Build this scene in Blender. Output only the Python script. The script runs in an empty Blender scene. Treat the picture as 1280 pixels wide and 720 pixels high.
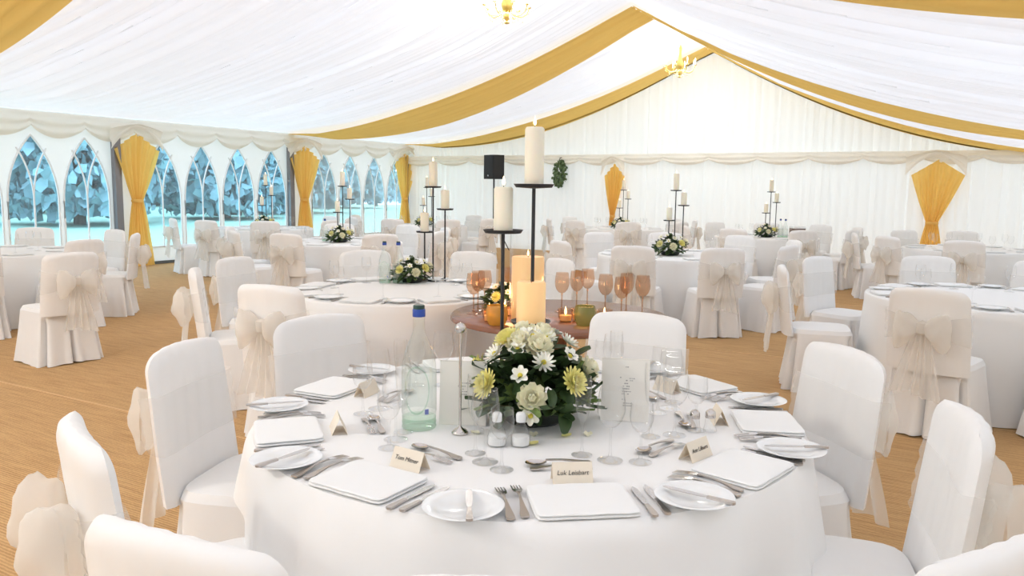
import bpy, math, random
from math import sin, cos, pi, sqrt, radians, atan2, hypot
from mathutils import Vector, Matrix, Euler
SC = bpy.context.scene
COL = SC.collection
R = random.Random(7)

# ------------------------------------------------------------------ helpers
class MB:
    """collects shapes into one mesh"""
    def __init__(s): s.v = []; s.f = []
    def grid(s, fn, nu, nv, cu=False, flip=False):
        b = len(s.v); n = nu if cu else nu + 1
        for j in range(nv + 1):
            for i in range(n): s.v.append(fn(i / nu, j / nv))
        for j in range(nv):
            for i in range(nu):
                q = (b + j*n + i, b + j*n + (i+1) % n, b + (j+1)*n + (i+1) % n, b + (j+1)*n + i)
                s.f.append(q[::-1] if flip else q)
        return s
    def lathe(s, prof, n=24, c=(0, 0, 0), cap0=False, cap1=False):
        b = len(s.v); k = len(prof)
        for r, z in prof:
            for i in range(n):
                a = 2*pi*i/n; s.v.append((c[0]+r*cos(a), c[1]+r*sin(a), c[2]+z))
        for j in range(k-1):
            for i in range(n):
                s.f.append((b+j*n+i, b+j*n+(i+1) % n, b+(j+1)*n+(i+1) % n, b+(j+1)*n+i))
        if cap0: s.f.append(tuple(b+i for i in range(n))[::-1])
        if cap1: s.f.append(tuple(b+(k-1)*n+i for i in range(n)))
        return s
    def box(s, c, d, m=None):
        b = len(s.v)
        for z in (-.5, .5):
            for x, y in ((-.5, -.5), (.5, -.5), (.5, .5), (-.5, .5)):
                p = Vector((x*d[0], y*d[1], z*d[2]))
                if m: p = m @ p
                s.v.append((c[0]+p[0], c[1]+p[1], c[2]+p[2]))
        for q in ((3, 2, 1, 0), (4, 5, 6, 7), (0, 1, 5, 4), (1, 2, 6, 5), (2, 3, 7, 6), (3, 0, 4, 7)):
            s.f.append(tuple(b+i for i in q))
        return s
    def tube(s, pts, rad, n=8):
        pts = [Vector(p) for p in pts]; b = len(s.v); k = len(pts)
        rr = rad if isinstance(rad, (list, tuple)) else [rad]*k
        for j, p in enumerate(pts):
            t = (pts[min(j+1, k-1)] - pts[max(j-1, 0)]).normalized()
            u = t.cross(Vector((0, 0, 1)))
            if u.length < 1e-3: u = t.cross(Vector((0, 1, 0)))
            u.normalize(); w = t.cross(u)
            for i in range(n):
                a = 2*pi*i/n; s.v.append(tuple(p + (u*cos(a) + w*sin(a))*rr[j]))
        for j in range(k-1):
            for i in range(n):
                s.f.append((b+j*n+i, b+j*n+(i+1) % n, b+(j+1)*n+(i+1) % n, b+(j+1)*n+i))
        s.f.append(tuple(b+i for i in range(n))); s.f.append(tuple(b+(k-1)*n+i for i in range(n))[::-1])
        return s
    def outline(s, prof, z0, z1):
        """prof: [(x along, half width)], extruded z0..z1 (z may be functions of x)"""
        b = len(s.v); k = len(prof)
        g = lambda z, x: z(x) if callable(z) else z
        for x, h in prof:
            for y, z in ((-h, z0), (h, z0), (h, z1), (-h, z1)):
                s.v.append((x, y, g(z, x)))
        for j in range(k-1):
            for i in range(4):
                s.f.append((b+j*4+i, b+(j+1)*4+i, b+(j+1)*4+(i+1) % 4, b+j*4+(i+1) % 4))
        s.f.append((b, b+1, b+2, b+3)); s.f.append(tuple(b+(k-1)*4+i for i in (3, 2, 1, 0)))
        return s
    def xf(s, m, start=0):
        for i in range(start, len(s.v)): s.v[i] = tuple(m @ Vector(s.v[i]))
        return s
    def build(s, name, mat, parent=None, smooth=True):
        me = bpy.data.meshes.new(name); me.from_pydata(s.v, [], s.f)
        me.materials.append(mat); me.update()
        if smooth:
            me.polygons.foreach_set('use_smooth', [True]*len(me.polygons))
            try: me.set_sharp_from_angle(angle=radians(50))
            except Exception: pass
        o = bpy.data.objects.new(name, me); COL.objects.link(o)
        if parent: o.parent = parent
        return o

def tag(o, label=None, cat=None, group=None, kind=None):
    if label: o['label'] = label
    if cat: o['category'] = cat
    if group: o['group'] = group
    if kind: o['kind'] = kind
    return o
def empty(name, loc=(0, 0, 0), rz=0, label=None, cat=None, group=None):
    o = bpy.data.objects.new(name, None); COL.objects.link(o)
    o.empty_display_size = .1
    o.location = loc; o.rotation_euler = (0, 0, rz)
    return tag(o, label, cat, group)
def kids(o): return [c for c in bpy.data.objects if c.parent == o]
KIDS = {}
def freeze(o):
    """remember the tree under a finished prototype"""
    KIDS[o.name] = [(c, kids(c)) for c in kids(o)]
    return o
def dup(o, loc=None, rz=None, label=None, group=None, scale=None, cat=None):
    c = o.copy(); COL.objects.link(c)
    for ch, subs in KIDS.get(o.name, ()):
        d = ch.copy(); COL.objects.link(d); d.parent = c
        for g in subs:
            e = g.copy(); COL.objects.link(e); e.parent = d
    if loc is not None: c.location = loc
    if rz is not None: c.rotation_euler = (0, 0, rz)
    if scale is not None: c.scale = (scale,)*3 if not isinstance(scale, tuple) else scale
    return tag(c, label, cat, group)
class Proto:
    """first call moves the prototype itself, later calls copy it"""
    def __init__(s, o): s.o = freeze(o); s.used = False
    def put(s, loc, rz=0, label=None, group=None, scale=None, cat=None):
        if s.used: return dup(s.o, loc, rz, label, group, scale, cat)
        s.used = True; o = s.o; o.location = loc; o.rotation_euler = (0, 0, rz)
        if scale is not None: o.scale = (scale,)*3 if not isinstance(scale, tuple) else scale
        return tag(o, label, cat, group)

# ------------------------------------------------------------------ materials
def srgb(r, g, b):
    f = lambda c: (c/255/12.92) if c/255 <= .04045 else ((c/255+.055)/1.055)**2.4
    return (f(r), f(g), f(b), 1)
def newmat(name):
    m = bpy.data.materials.new(name); m.use_nodes = True
    nt = m.node_tree; nt.nodes.clear()
    out = nt.nodes.new('ShaderNodeOutputMaterial')
    return m, nt, out
def pbr(name, col, rough=.6, metal=0, bump=None, spec=.5, emit=None, sss=0, sheen=0, var=None):
    m, nt, out = newmat(name)
    p = nt.nodes.new('ShaderNodeBsdfPrincipled')
    p.inputs['Base Color'].default_value = col; p.inputs['Roughness'].default_value = rough
    p.inputs['Metallic'].default_value = metal; p.inputs['Specular IOR Level'].default_value = spec
    if sheen: p.inputs['Sheen Weight'].default_value = sheen
    if sss:
        p.inputs['Subsurface Weight'].default_value = sss; p.inputs['Subsurface Radius'].default_value = (.02, .012, .006)
    if emit: p.inputs['Emission Color'].default_value = emit[0]; p.inputs['Emission Strength'].default_value = emit[1]
    if bump or var:
        tc = nt.nodes.new('ShaderNodeTexCoord')
        nz = nt.nodes.new('ShaderNodeTexNoise'); nz.inputs['Scale'].default_value = (bump or var)[0]
        nt.links.new(tc.outputs['Object'], nz.inputs['Vector'])
        if bump:
            b = nt.nodes.new('ShaderNodeBump'); b.inputs['Strength'].default_value = bump[1]; b.inputs['Distance'].default_value = bump[2]
            nt.links.new(nz.outputs['Fac'], b.inputs['Height']); nt.links.new(b.outputs['Normal'], p.inputs['Normal'])
        if var:
            mx = nt.nodes.new('ShaderNodeMix'); mx.data_type = 'RGBA'
            mx.inputs['A'].default_value = col; mx.inputs['B'].default_value = var[1]
            nt.links.new(nz.outputs['Fac'], mx.inputs['Factor']); nt.links.new(mx.outputs['Result'], p.inputs['Base Color'])
    nt.links.new(p.outputs[0], out.inputs[0])
    return m
def fabric_thru(name, col, tcol, fac=.5, transp=0.0):
    """cloth that lets daylight through"""
    m, nt, out = newmat(name)
    d = nt.nodes.new('ShaderNodeBsdfDiffuse'); d.inputs[0].default_value = col
    t = nt.nodes.new('ShaderNodeBsdfTranslucent'); t.inputs[0].default_value = tcol
    mx = nt.nodes.new('ShaderNodeMixShader'); mx.inputs[0].default_value = fac
    nt.links.new(d.outputs[0], mx.inputs[1]); nt.links.new(t.outputs[0], mx.inputs[2])
    last = mx
    if transp:
        tr = nt.nodes.new('ShaderNodeBsdfTransparent'); m2 = nt.nodes.new('ShaderNodeMixShader'); m2.inputs[0].default_value = transp
        nt.links.new(mx.outputs[0], m2.inputs[1]); nt.links.new(tr.outputs[0], m2.inputs[2]); last = m2
    nt.links.new(last.outputs[0], out.inputs[0])
    return m
def glassy(name, tint=(1, 1, 1, 1), edge=.55, rough=.03, body=0.0, bodycol=(1, 1, 1, 1)):
    """thin glass: clear face on, reflecting at the rims"""
    m, nt, out = newmat(name)
    t = nt.nodes.new('ShaderNodeBsdfTransparent'); t.inputs[0].default_value = tint
    g = nt.nodes.new('ShaderNodeBsdfGlossy'); g.inputs['Roughness'].default_value = rough
    lw = nt.nodes.new('ShaderNodeLayerWeight'); lw.inputs[0].default_value = .5
    pw = nt.nodes.new('ShaderNodeMath'); pw.operation = 'POWER'; pw.inputs[1].default_value = 2.6
    ma = nt.nodes.new('ShaderNodeMath'); ma.operation = 'MULTIPLY_ADD'; ma.inputs[1].default_value = edge; ma.inputs[2].default_value = .05
    nt.links.new(lw.outputs['Facing'], pw.inputs[0]); nt.links.new(pw.outputs[0], ma.inputs[0])
    src = t
    if body:
        d = nt.nodes.new('ShaderNodeBsdfDiffuse'); d.inputs[0].default_value = bodycol
        m0 = nt.nodes.new('ShaderNodeMixShader'); m0.inputs[0].default_value = body
        nt.links.new(t.outputs[0], m0.inputs[1]); nt.links.new(d.outputs[0], m0.inputs[2]); src = m0
    mx = nt.nodes.new('ShaderNodeMixShader')
    nt.links.new(ma.outputs[0], mx.inputs[0]); nt.links.new(src.outputs[0], mx.inputs[1]); nt.links.new(g.outputs[0], mx.inputs[2])
    nt.links.new(mx.outputs[0], out.inputs[0])
    return m

M = {}
M['lining'] = fabric_thru('ceiling_lining', (.90, .91, .95, 1), (.92, .94, 1, 1), .155)
M['wall_lining'] = fabric_thru('wall_lining', (.88, .88, .85, 1), (.90, .91, .88, 1), .105)
M['valance'] = fabric_thru('ivory_valance', (.94, .90, .82, 1), (.95, .91, .83, 1), .3)
M['panel'] = fabric_thru('window_panel', (.9, .9, .9, 1), (.85, .87, .9, 1), .18)
M['gold'] = fabric_thru('gold_drape', srgb(244, 212, 132), srgb(248, 214, 128), .30)
M['gold_curtain'] = fabric_thru('gold_curtain', srgb(252, 216, 132), srgb(255, 220, 130), .40)
M['cloth'] = pbr('white_tablecloth', (.90, .89, .875, 1), .8, bump=(180, .08, .002), spec=.2)
M['overlay'] = pbr('white_overlay', (.91, .90, .885, 1), .7, bump=(180, .08, .002), spec=.25)
M['cover'] = pbr('chair_cover', (.88, .865, .85, 1), .6, bump=(22, .12, .01), spec=.3, sheen=.15)
M['organza'] = fabric_thru('cream_organza', (.95, .92, .87, 1), (.95, .91, .85, 1), .35, .45)
M['sheer'] = fabric_thru('sheer_sash', (.90, .88, .84, 1), (.90, .88, .84, 1), .3, .80)
M['napkin'] = pbr('napkin', (.88, .88, .87, 1), .8, spec=.2, bump=(90, .06, .002))
M['china'] = pbr('china', (.85, .86, .86, 1), .12, spec=.5)
M['steel'] = pbr('cutlery_steel', (.62, .59, .57, 1), .17, 1)
M['steel_handle'] = pbr('cutlery_handle', (.55, .51, .48, 1), .28, 1, bump=(260, .25, .002))
M['iron'] = pbr('black_iron', (.03, .03, .033, 1), .5, .3)
M['wax'] = pbr('ivory_wax', srgb(240, 232, 212), .5, sss=.3)
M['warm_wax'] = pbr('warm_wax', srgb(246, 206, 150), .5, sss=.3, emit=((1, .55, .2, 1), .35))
M['flame'] = pbr('flame', (1, .8, .5, 1), .5, emit=((1, .72, .35, 1), 8))
M['wick'] = pbr('wick', (.1, .08, .06, 1), .9)
M['glass'] = glassy('clear_glass', (.992, .994, .994, 1), .6)
M['amber_glass'] = glassy('amber_glass', (.88, .72, .60, 1), .45)
M['bottle'] = glassy('green_glass', (.965, .985, .972, 1), .5)
M['bottle_base'] = glassy('green_glass_base', (.74, .88, .79, 1), .5)
M['bottle_label'] = glassy('printed_bottle_label', (.97, .985, .975, 1), .2, .1, .16, (.86, .92, .88, 1))
M['cap_green'] = pbr('dark_green_cap', srgb(22, 60, 48), .4)
M['cap_blue'] = pbr('blue_cap', srgb(35, 70, 160), .35)
M['mark_blue'] = pbr('blue_print', srgb(120, 130, 190), .6)
M['ink'] = pbr('ink', (.07, .06, .05, 1), .8)
M['ink_grey'] = pbr('grey_ink', (.35, .33, .32, 1), .8)
M['card'] = fabric_thru('ivory_card', srgb(252, 244, 228), srgb(252, 222, 176), .18)
M['menu'] = pbr('menu_card', srgb(240, 236, 228), .8, spec=.2)
M['leaf'] = pbr('dark_leaf', (.028, .058, .022, 1), .45, var=(14, (.06, .11, .03, 1)))
M['ivy'] = pbr('ivy_leaf', (.05, .10, .035, 1), .45, var=(18, (.16, .24, .10, 1)))
M['leaf2'] = pbr('light_leaf', (.12, .20, .05, 1), .5, var=(14, (.20, .28, .08, 1)))
M['petal_white'] = pbr('white_petal', srgb(248, 246, 234), .6, sss=.1)
M['petal_cream'] = pbr('cream_petal', srgb(252, 247, 218), .6, sss=.1)
M['petal_yellow'] = pbr('yellow_petal', srgb(248, 240, 160), .6, sss=.1)
M['pod'] = pbr('flower_centre', srgb(205, 190, 70), .8)
M['dish'] = pbr('black_dish', (.015, .02, .015, 1), .4)
M['amber_vase'] = glassy('amber_vase', (.93, .70, .30, 1), .3, .1, .5, srgb(230, 180, 80))
M['olive_vase'] = glassy('olive_vase', (.75, .74, .45, 1), .3, .1, .5, srgb(160, 160, 95))
M['wood'] = pbr('dark_wood', srgb(150, 98, 72), .22, var=(5, srgb(112, 70, 50)))
M['black'] = pbr('speaker_black', (.012, .012, .014, 1), .55)
M['grille'] = pbr('speaker_grille', (.022, .022, .026, 1), .7, bump=(300, .5, .003))
M['alu'] = pbr('grey_aluminium', (.25, .24, .25, 1), .45, .6)
M['gilt'] = pbr('gilt', srgb(232, 205, 120), .3, .7)
M['crystal'] = glassy('crystal', (.97, .95, .85, 1), .6)
M['bulb'] = pbr('lit_bulb', (1, .9, .7, 1), .4, emit=((1, .86, .55, 1), 6))
M['brownbox'] = pbr('brown_box', srgb(120, 100, 90), .6)
M['lawn'] = pbr('lawn', (.36, .54, .44, 1), .9, var=(.6, (.42, .60, .48, 1)))
M['foliage'] = pbr('tree_foliage', (.17, .29, .33, 1), .8, var=(3, (.36, .50, .54, 1)))  # leaf colour paled and blued to carry the outdoor haze
M['bark'] = pbr('bark', (.16, .15, .14, 1), .9)
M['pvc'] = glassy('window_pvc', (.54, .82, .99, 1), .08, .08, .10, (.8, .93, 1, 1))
M['pvc_hazy'] = glassy('hazy_window_pvc', (.62, .86, .99, 1), .08, .08, .34, (.85, .95, 1, 1))  # milky body mixes the bright outdoor haze into the pane colour
M['white_bar'] = pbr('window_tracery', (.86, .87, .89, 1), .6)
M['threshold'] = pbr('threshold', (.12, .13, .13, 1), .6)

# coir matting: fine ribs that run across the marquee
m, nt, out = newmat('coir_matting')
p = nt.nodes.new('ShaderNodeBsdfPrincipled'); p.inputs['Roughness'].default_value = .85; p.inputs['Specular IOR Level'].default_value = .25
tc = nt.nodes.new('ShaderNodeTexCoord')
mp = nt.nodes.new('ShaderNodeMapping'); mp.inputs['Scale'].default_value = (3, 46, 1)
nz = nt.nodes.new('ShaderNodeTexNoise'); nz.inputs['Scale'].default_value = 1.0; nz.inputs['Detail'].default_value = 5
nt.links.new(tc.outputs['Object'], mp.inputs['Vector']); nt.links.new(mp.outputs[0], nz.inputs['Vector'])
wv = nt.nodes.new('ShaderNodeTexWave'); wv.bands_direction = 'Y'; wv.inputs['Scale'].default_value = 19; wv.inputs['Distortion'].default_value = 2.5
wv.inputs['Detail'].default_value = 2; wv.inputs['Detail Scale'].default_value = 3
nt.links.new(tc.outputs['Object'], wv.inputs['Vector'])
add = nt.nodes.new('ShaderNodeMath'); add.operation = 'MULTIPLY_ADD'; add.inputs[1].default_value = .45
nt.links.new(wv.outputs['Fac'], add.inputs[0]); nt.links.new(nz.outputs['Fac'], add.inputs[2])
rp = nt.nodes.new('ShaderNodeValToRGB')
rp.color_ramp.elements[0].position = .25; rp.color_ramp.elements[0].color = srgb(154, 114, 70)
rp.color_ramp.elements[1].position = .95; rp.color_ramp.elements[1].color = srgb(206, 166, 116)
nt.links.new(add.outputs[0], rp.inputs[0]); nt.links.new(rp.outputs[0], p.inputs['Base Color'])
bp = nt.nodes.new('ShaderNodeBump'); bp.inputs['Strength'].default_value = .35; bp.inputs['Distance'].default_value = .006
nt.links.new(add.outputs[0], bp.inputs['Height']); nt.links.new(bp.outputs[0], p.inputs['Normal'])
nt.links.new(p.outputs[0], out.inputs[0]); M['coir'] = m

# ------------------------------------------------------------------ setting
XL, XR, YB, BAY = -8.3, 7.3, -21.2, 4.24
EL, ER, RIDGE = 2.68, 2.25, 4.60
def roof_z(x, extra=0):
    if x <= 0: u = (x - XL)/(0 - XL); z = EL + (RIDGE-EL)*u - (.38+extra)*4*u*(1-u)
    else: u = (XR - x)/XR; z = ER + (RIDGE-ER)*u - (.46+extra)*4*u*(1-u)
    return z
rp_ = random.Random(3)
PLE = [(rp_.uniform(4, 30), rp_.uniform(0, 6.28), rp_.uniform(.3, 1)) for _ in range(9)]
def pleat(t):
    s = sum(a*sin(k*t + p + 1.3*sin(.7*k*t)) for k, p, a in PLE)
    return s/4.0
def bm_floor():
    b = MB(); b.grid(lambda u, v: (XL-.1+u*(XR-XL+.2), YB+v*(-YB+.1), 0), 1, 1); return b
tag(bm_floor().build('floor', M['coir'], smooth=False), kind='structure')
seam = MB()
for y in (-14.45, -10.2, -6.1): seam.box((-1, y, .002), (14, .012, .004))
tag(seam.build('floor_seam', pbr('seam', srgb(214, 176, 130), .9), smooth=False), kind='structure')
cb = MB()
def ceil_f(x0, x1):
    def f(u, v):
        x = x0 + (x1-x0)*u; y = YB + v*(-YB); uu = abs(u if x0 != 0 else 1-u)
        edge = min(1, 4*u, 4*(1-u)) ; d = .075*pleat(y*1.6 + .12*sin(x*.8))*(.25+.75*edge)
        ph = (y % BAY)/BAY; billow = -.10*sin(pi*ph)*edge
        return (x, y, roof_z(x) + d + billow)
    return f
cb.grid(ceil_f(XL, 0), 28, 900); cb.grid(ceil_f(0, XR), 24, 900)
tag(cb.build('ceiling', M['lining']), kind='structure')

# gable end wall
gw = MB()
def gable_f(u, v):
    x = XL + (XR-XL)*u
    return (x, .0 + .022*pleat(x*4.2) + .01*sin(x*37), v*(roof_z(x)+.03))
gw.grid(gable_f, 420, 26)
tag(gw.build('wall_back', M['wall_lining']), kind='structure')
rw = MB().grid(lambda u, v: (XR + .02*pleat(u*30), YB - YB*u, v*(ER+.03)), 200, 4)
tag(rw.build('wall_right', M['wall_lining']), kind='structure')
fw = MB().grid(lambda u, v: (XL+(XR-XL)*u, YB, v*roof_z(XL+(XR-XL)*u)), 40, 4)
tag(fw.build('wall_front', M['wall_lining']), kind='structure')

# window side: white panels with pointed openings
WC = [-15.5, -14.58, -13.66] + [-11.94, -11.02, -10.1, -9.18] + [-7.68, -6.76, -5.84, -4.92] + [-3.26, -2.34, -1.42, -.5]
WH, ZS, ZSP, ZA, CELL = .415, .33, 1.2, 2.28, .46
RA = ((ZA-ZSP)**2 + WH*WH)/(2*WH)
def wh(z):
    if z <= ZSP: return WH
    return max(0, sqrt(max(0, RA*RA-(z-ZSP)**2)) - (RA-WH))
wl = MB()
zr = [ZS + (ZSP-ZS)*i/3 for i in range(4)] + [ZSP + (ZA-ZSP)*(1-cos(pi/2*i/16)) if False else ZSP + (ZA-ZSP)*sin(pi/2*i/16) for i in range(1, 17)]
def quad(y0, z0, y1, z1, X=XL):
    b = len(wl.v); wl.v += [(X, y0, z0), (X, y1, z0), (X, y1, z1), (X, y0, z1)]; wl.f.append((b, b+1, b+2, b+3))
prev = YB
for c in WC:
    if c-CELL > prev + .001: quad(prev, 0, c-CELL, EL+.05)
    prev = c+CELL
    quad(c-CELL, 0, c+CELL, ZS); quad(c-CELL, ZA, c+CELL, EL+.05)
    for a, b_ in zip(zr[:-1], zr[1:]):
        for sg in (-1, 1):
            b = len(wl.v)
            wl.v += [(XL, c+sg*CELL, a), (XL, c+sg*wh(a), a), (XL, c+sg*wh(b_), b_), (XL, c+sg*CELL, b_)]
            wl.f.append((b, b+1, b+2, b+3))
if prev < 0: quad(prev, 0, 0, EL+.05)
tag(wl.build('wall_left', M['panel'], smooth=False), kind='structure')
for n, c in enumerate(WC):
    w = empty('window_%d' % (n+1), (XL, c, 0)); w['kind'] = 'structure'
    pn = MB(); b0 = 0
    for a, b_ in zip(zr[:-1], zr[1:]):
        b = len(pn.v); pn.v += [(-.015, -wh(a), a), (-.015, wh(a), a), (-.015, wh(b_), b_), (-.015, -wh(b_), b_)]; pn.f.append((b, b+1, b+2, b+3))
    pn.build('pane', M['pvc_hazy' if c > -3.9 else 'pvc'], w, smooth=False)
    tr = MB()
    edge = [(.01, -WH, ZS)] + [(.01, -wh(z), z) for z in zr[1:]] + [(.01, wh(z), z) for z in zr[::-1][1:-1]] + [(.01, WH, ZS)]
    tr.tube(edge, .017, 6); tr.tube([(.012, -WH, ZS), (.012, WH, ZS)], .02, 6)
    zsp2 = 1.22
    tr.tube([(.014, 0, ZS), (.014, 0, zsp2+.2)], .015, 6)
    for sg in (-1, 1):
        arc = []
        for i in range(12):
            z = zsp2 + .1 + i*.075
            h = sg*(WH - wh(z - .02)) * 1.0
            arc.append((.016, h, z))
            if abs(h) >= wh(z): break
        tr.tube(arc, .014, 6)
    tr.build('tracery', M['white_bar'], w)
    tb = MB().box((.02, 0, .03), (.05, 2*CELL, .05)); tb.build('threshold_bar', M['threshold'], w, smooth=False)

for i, k in enumerate((0, 1, 2, 3)):
    y = -k*BAY - .16
    o = MB().box((XL+.07, y-.0, 1.18), (.10, .13, 2.36)).build('trim_%d' % (i+1), M['alu'], smooth=False); tag(o, kind='structure')

# valances: pinned swags of ivory voile along the wall heads
def valance(length, top, drop, n, mat):
    b = MB()
    def f(u, v):
        s = u*n; ph = s-math.floor(s)
        sc = sin(pi*ph)**.8
        d = (drop*.55 + drop*.45*sc)*v
        fold = .028*sin(v*15 + 2.2*sc) * (.3+.7*v) + .03*sc*sin(pi*v)
        return (u*length, -.05 - .03*v - fold, top - d)
    b.grid(f, int(n*16), 14)
    return b
vo = valance(XR-XL, 2.34, .26, 15, M['valance']).build('valance', M['valance'])
vo.location = (XL, -.06, 0)
tag(vo, 'ivory voile valance swagged along the plain end wall', 'valance', 'pinned voile valances')
vo2 = valance(-YB, 2.66, .42, 23, M['valance']).build('valance', M['valance'])
vo2.rotation_euler = (0, 0, radians(90)); vo2.location = (XL+.02, YB, 0)
tag(vo2, 'ivory voile valance swagged along the wall of arched windows', 'valance', 'pinned voile valances')

# gold roof drapes along the frames
def roof_drape(y0, side):
    b = MB(); rr = random.Random(int(-y0*10)+side)
    ks = [(rr.uniform(18, 60), rr.uniform(0, 6)) for _ in range(3)]
    def f(u, v):          # u: eave -> ridge, v across
        x = (XL+.04)*(1-u) if side < 0 else (XR-.04)*(1-u)
        w = (.16 + 1.25*min(1, u*2.2)**.8*(1-.25*u)) if side < 0 else (.16+.95*min(1, u*2.2)**.8*(1-.1*u))
        t = v-.5
        y = y0 - .12 - (.5 if y0 < -10 else 0) + t*w
        fold = sum(sin(k*t*1.0 + p + .8*u) for k, p in ks)/3*.03
        hang = (-.09 - .20*sin(pi*min(1, u*1.05))*(.45+.8*v)) if side < 0 else (-.08 - .10*v*sin(pi*min(1, u*1.05)))
        return (x, min(y, -.04), roof_z(x, .02) + hang*min(1, 6*u+.25) + fold*min(1, 5*u+.2))
    b.grid(f, 44, 34)
    return b
spots = {0: 'at the plain end wall', 1: 'over the marquee middle', 3: 'nearest overhead'}
for k in (0, 1, 3):
    for side in (-1, 1):
        o = roof_drape(-k*BAY, side).build('roof_drape', M['gold'])
        tag(o, 'gold voile roof drape %s, on the %s' % (spots[k], 'arched window side' if side < 0 else 'side opposite the windows'), 'drape', 'gold roof drapes')

# tied gold curtains
def curtain_mb(seed=0, top=2.42):
    b = MB(); rr = random.Random(seed)
    def f(u, v):
        z = top*(1-v)
        if z > 1.2: t = (top-z)/(top-1.2); h = .46*(1-t)**.9 + .10*t + 0
        else: t = (1.2-z)/1.2; h = .10 + .20*t**.8
        s = u-.5
        y = s*2*h + (.10*(z-1.2)*(.35) if z > 1.2 else 0)
        amp = .022 + .03*h
        d = amp*sin(u*2*pi*7.0 + 1.5*sin(3*v)) + .012*sin(u*31+seed)
        droop = .30*abs(s)*2*max(0, 1-v*2.2)
        return (d, y, max(.004, z - droop))
    b.grid(f, 84, 40)
    return b
def curtain(loc, rz, label, seed):
    r = empty('curtain', loc, rz, label, 'curtain', 'tied gold curtains')
    curtain_mb(seed).build('drape', M['gold_curtain'], r)
    tb = MB().lathe([(.10, -.03), (.115, 0), (.10, .03)], 20); tb.xf(Matrix.Diagonal((.6, 1.05, 1, 1)))
    t = tb.build('tieback', M['gold_curtain'], r); t.location = (0, 0, 1.2)
    sw = MB()
    def g(u, v):
        s = u*2-1; return (.07 + .03*sin(v*9) + .03*(1-s*s), s*.52, 2.60 - .05*abs(s) - v*(.08 + .34*s*s) - .02*sin(v*14))
    sw.grid(g, 24, 12); sw.build('swag', M['valance'], r)
    return r
curtain((XL+.13, -8.30, 0), 0, 'gold curtain tied back between two arched windows, reaching the floor by the open aisle', 1)
curtain((XL+.13, -4.05, 0), 0, 'gold curtain under the gold roof drape, between two banks of arched windows', 2)
curtain((XL+.13, -.30, 0), 0, 'gold curtain in the corner where windows meet the plain end wall', 3)
curtain((-2.2, -.17, -.30), radians(-90), 'narrow gold curtain on the plain end wall, near the hanging ivy', 4).scale = (1, .55, 1)
curtain((4.45, -.17, -.25), radians(-90), 'gold curtain on the plain end wall far from the windows', 5)

# ------------------------------------------------------------------ garden outside
lw = MB().grid(lambda u, v: (XL-.12-u*70, -60+v*100, -.03 + .0*u), 1, 1).build('lawn', M['lawn'], smooth=False); tag(lw, 'mown green lawn outside the arched windows', 'lawn', kind='stuff')
def tree(x, y, h, w, seed, label):
    rr = random.Random(seed)
    r = empty('tree', (x, y, 0), 0, label, 'tree', 'garden trees beyond the windows')
    MB().tube([(0, 0, -.05), (.1, 0, h*.3), (0, .1, h*.7)], [w*.035, w*.028, w*.015], 8).build('trunk', M['bark'], r)
    b = MB()
    for _ in range(5200):
        a = rr.uniform(0, 2*pi); q = rr.random()**.4; zz = rr.uniform(.04, 1)
        prof = sin(pi*min(1, .22+.78*zz))**.6*(1+.18*sin(3*a+seed+4*zz))
        c = Vector((cos(a)*q*w*.5*prof, sin(a)*q*w*.5*prof, zz*h)); t = rr.uniform(.14, .34)
        m_ = Matrix.Translation(c) @ Euler((rr.uniform(0, 6), rr.uniform(0, 6), rr.uniform(0, 6))).to_matrix().to_4x4()
        st = len(b.v); b.v += [tuple(m_ @ Vector(p_)) for p_ in ((-t, -t*.5, 0), (0, -t*.6, .05), (t, 0, 0), (0, t*.6, .05), (-t, t*.5, 0))]
        b.f.append((st, st+1, st+2, st+3, st+4))
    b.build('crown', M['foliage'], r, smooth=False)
    return r
for i, (x, y, h, w, l) in enumerate([
    (-24, .5, 9, 6.5, 'tall bushy tree seen through the windows nearest the gold aisle curtain'),
    (-25, 8.2, 8, 6.5, 'rounded tree seen through the second arched window past the aisle curtain'),
    (-29, 16, 9.5, 7.5, 'broad tree seen through the third arched window past the aisle curtain'),
    (-36, 27, 8, 8.5, 'distant hazy tree behind the flower table by the windows'),
    (-38, 5, 11, 8, 'tall far tree in the gap between two bushy trees'),
    (-30, -7.5, 8.5, 6.5, 'dense tree filling the window before the aisle curtain'),
    (-45, 44, 7, 10, 'low distant tree seen through the windows beside the end wall'),
    (-46, 20, 12, 9, 'tallest distant tree beyond the far lawn'),
    (-40, -16, 10, 8, 'far tree at the window end of the lawn'),
]): tree(x, y, h, w, 40+i, l)

hb = MB(); q = random.Random(77)  # hedge added to block the white horizon behind the trees
def hf(u, v):
    y = -50 + 130*u; a = pi*v
    return (1.2*cos(a)*(1+.2*sin(y*1.7)) + .15*sin(y*5+v*9), y, 3.2*sin(a)**.6*(1+.12*sin(y*.9)+.06*sin(y*4.1)))
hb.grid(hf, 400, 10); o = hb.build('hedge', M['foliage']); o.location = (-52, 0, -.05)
tag(o, 'long hedge added far across the lawn to hide the white horizon', 'hedge')
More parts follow.
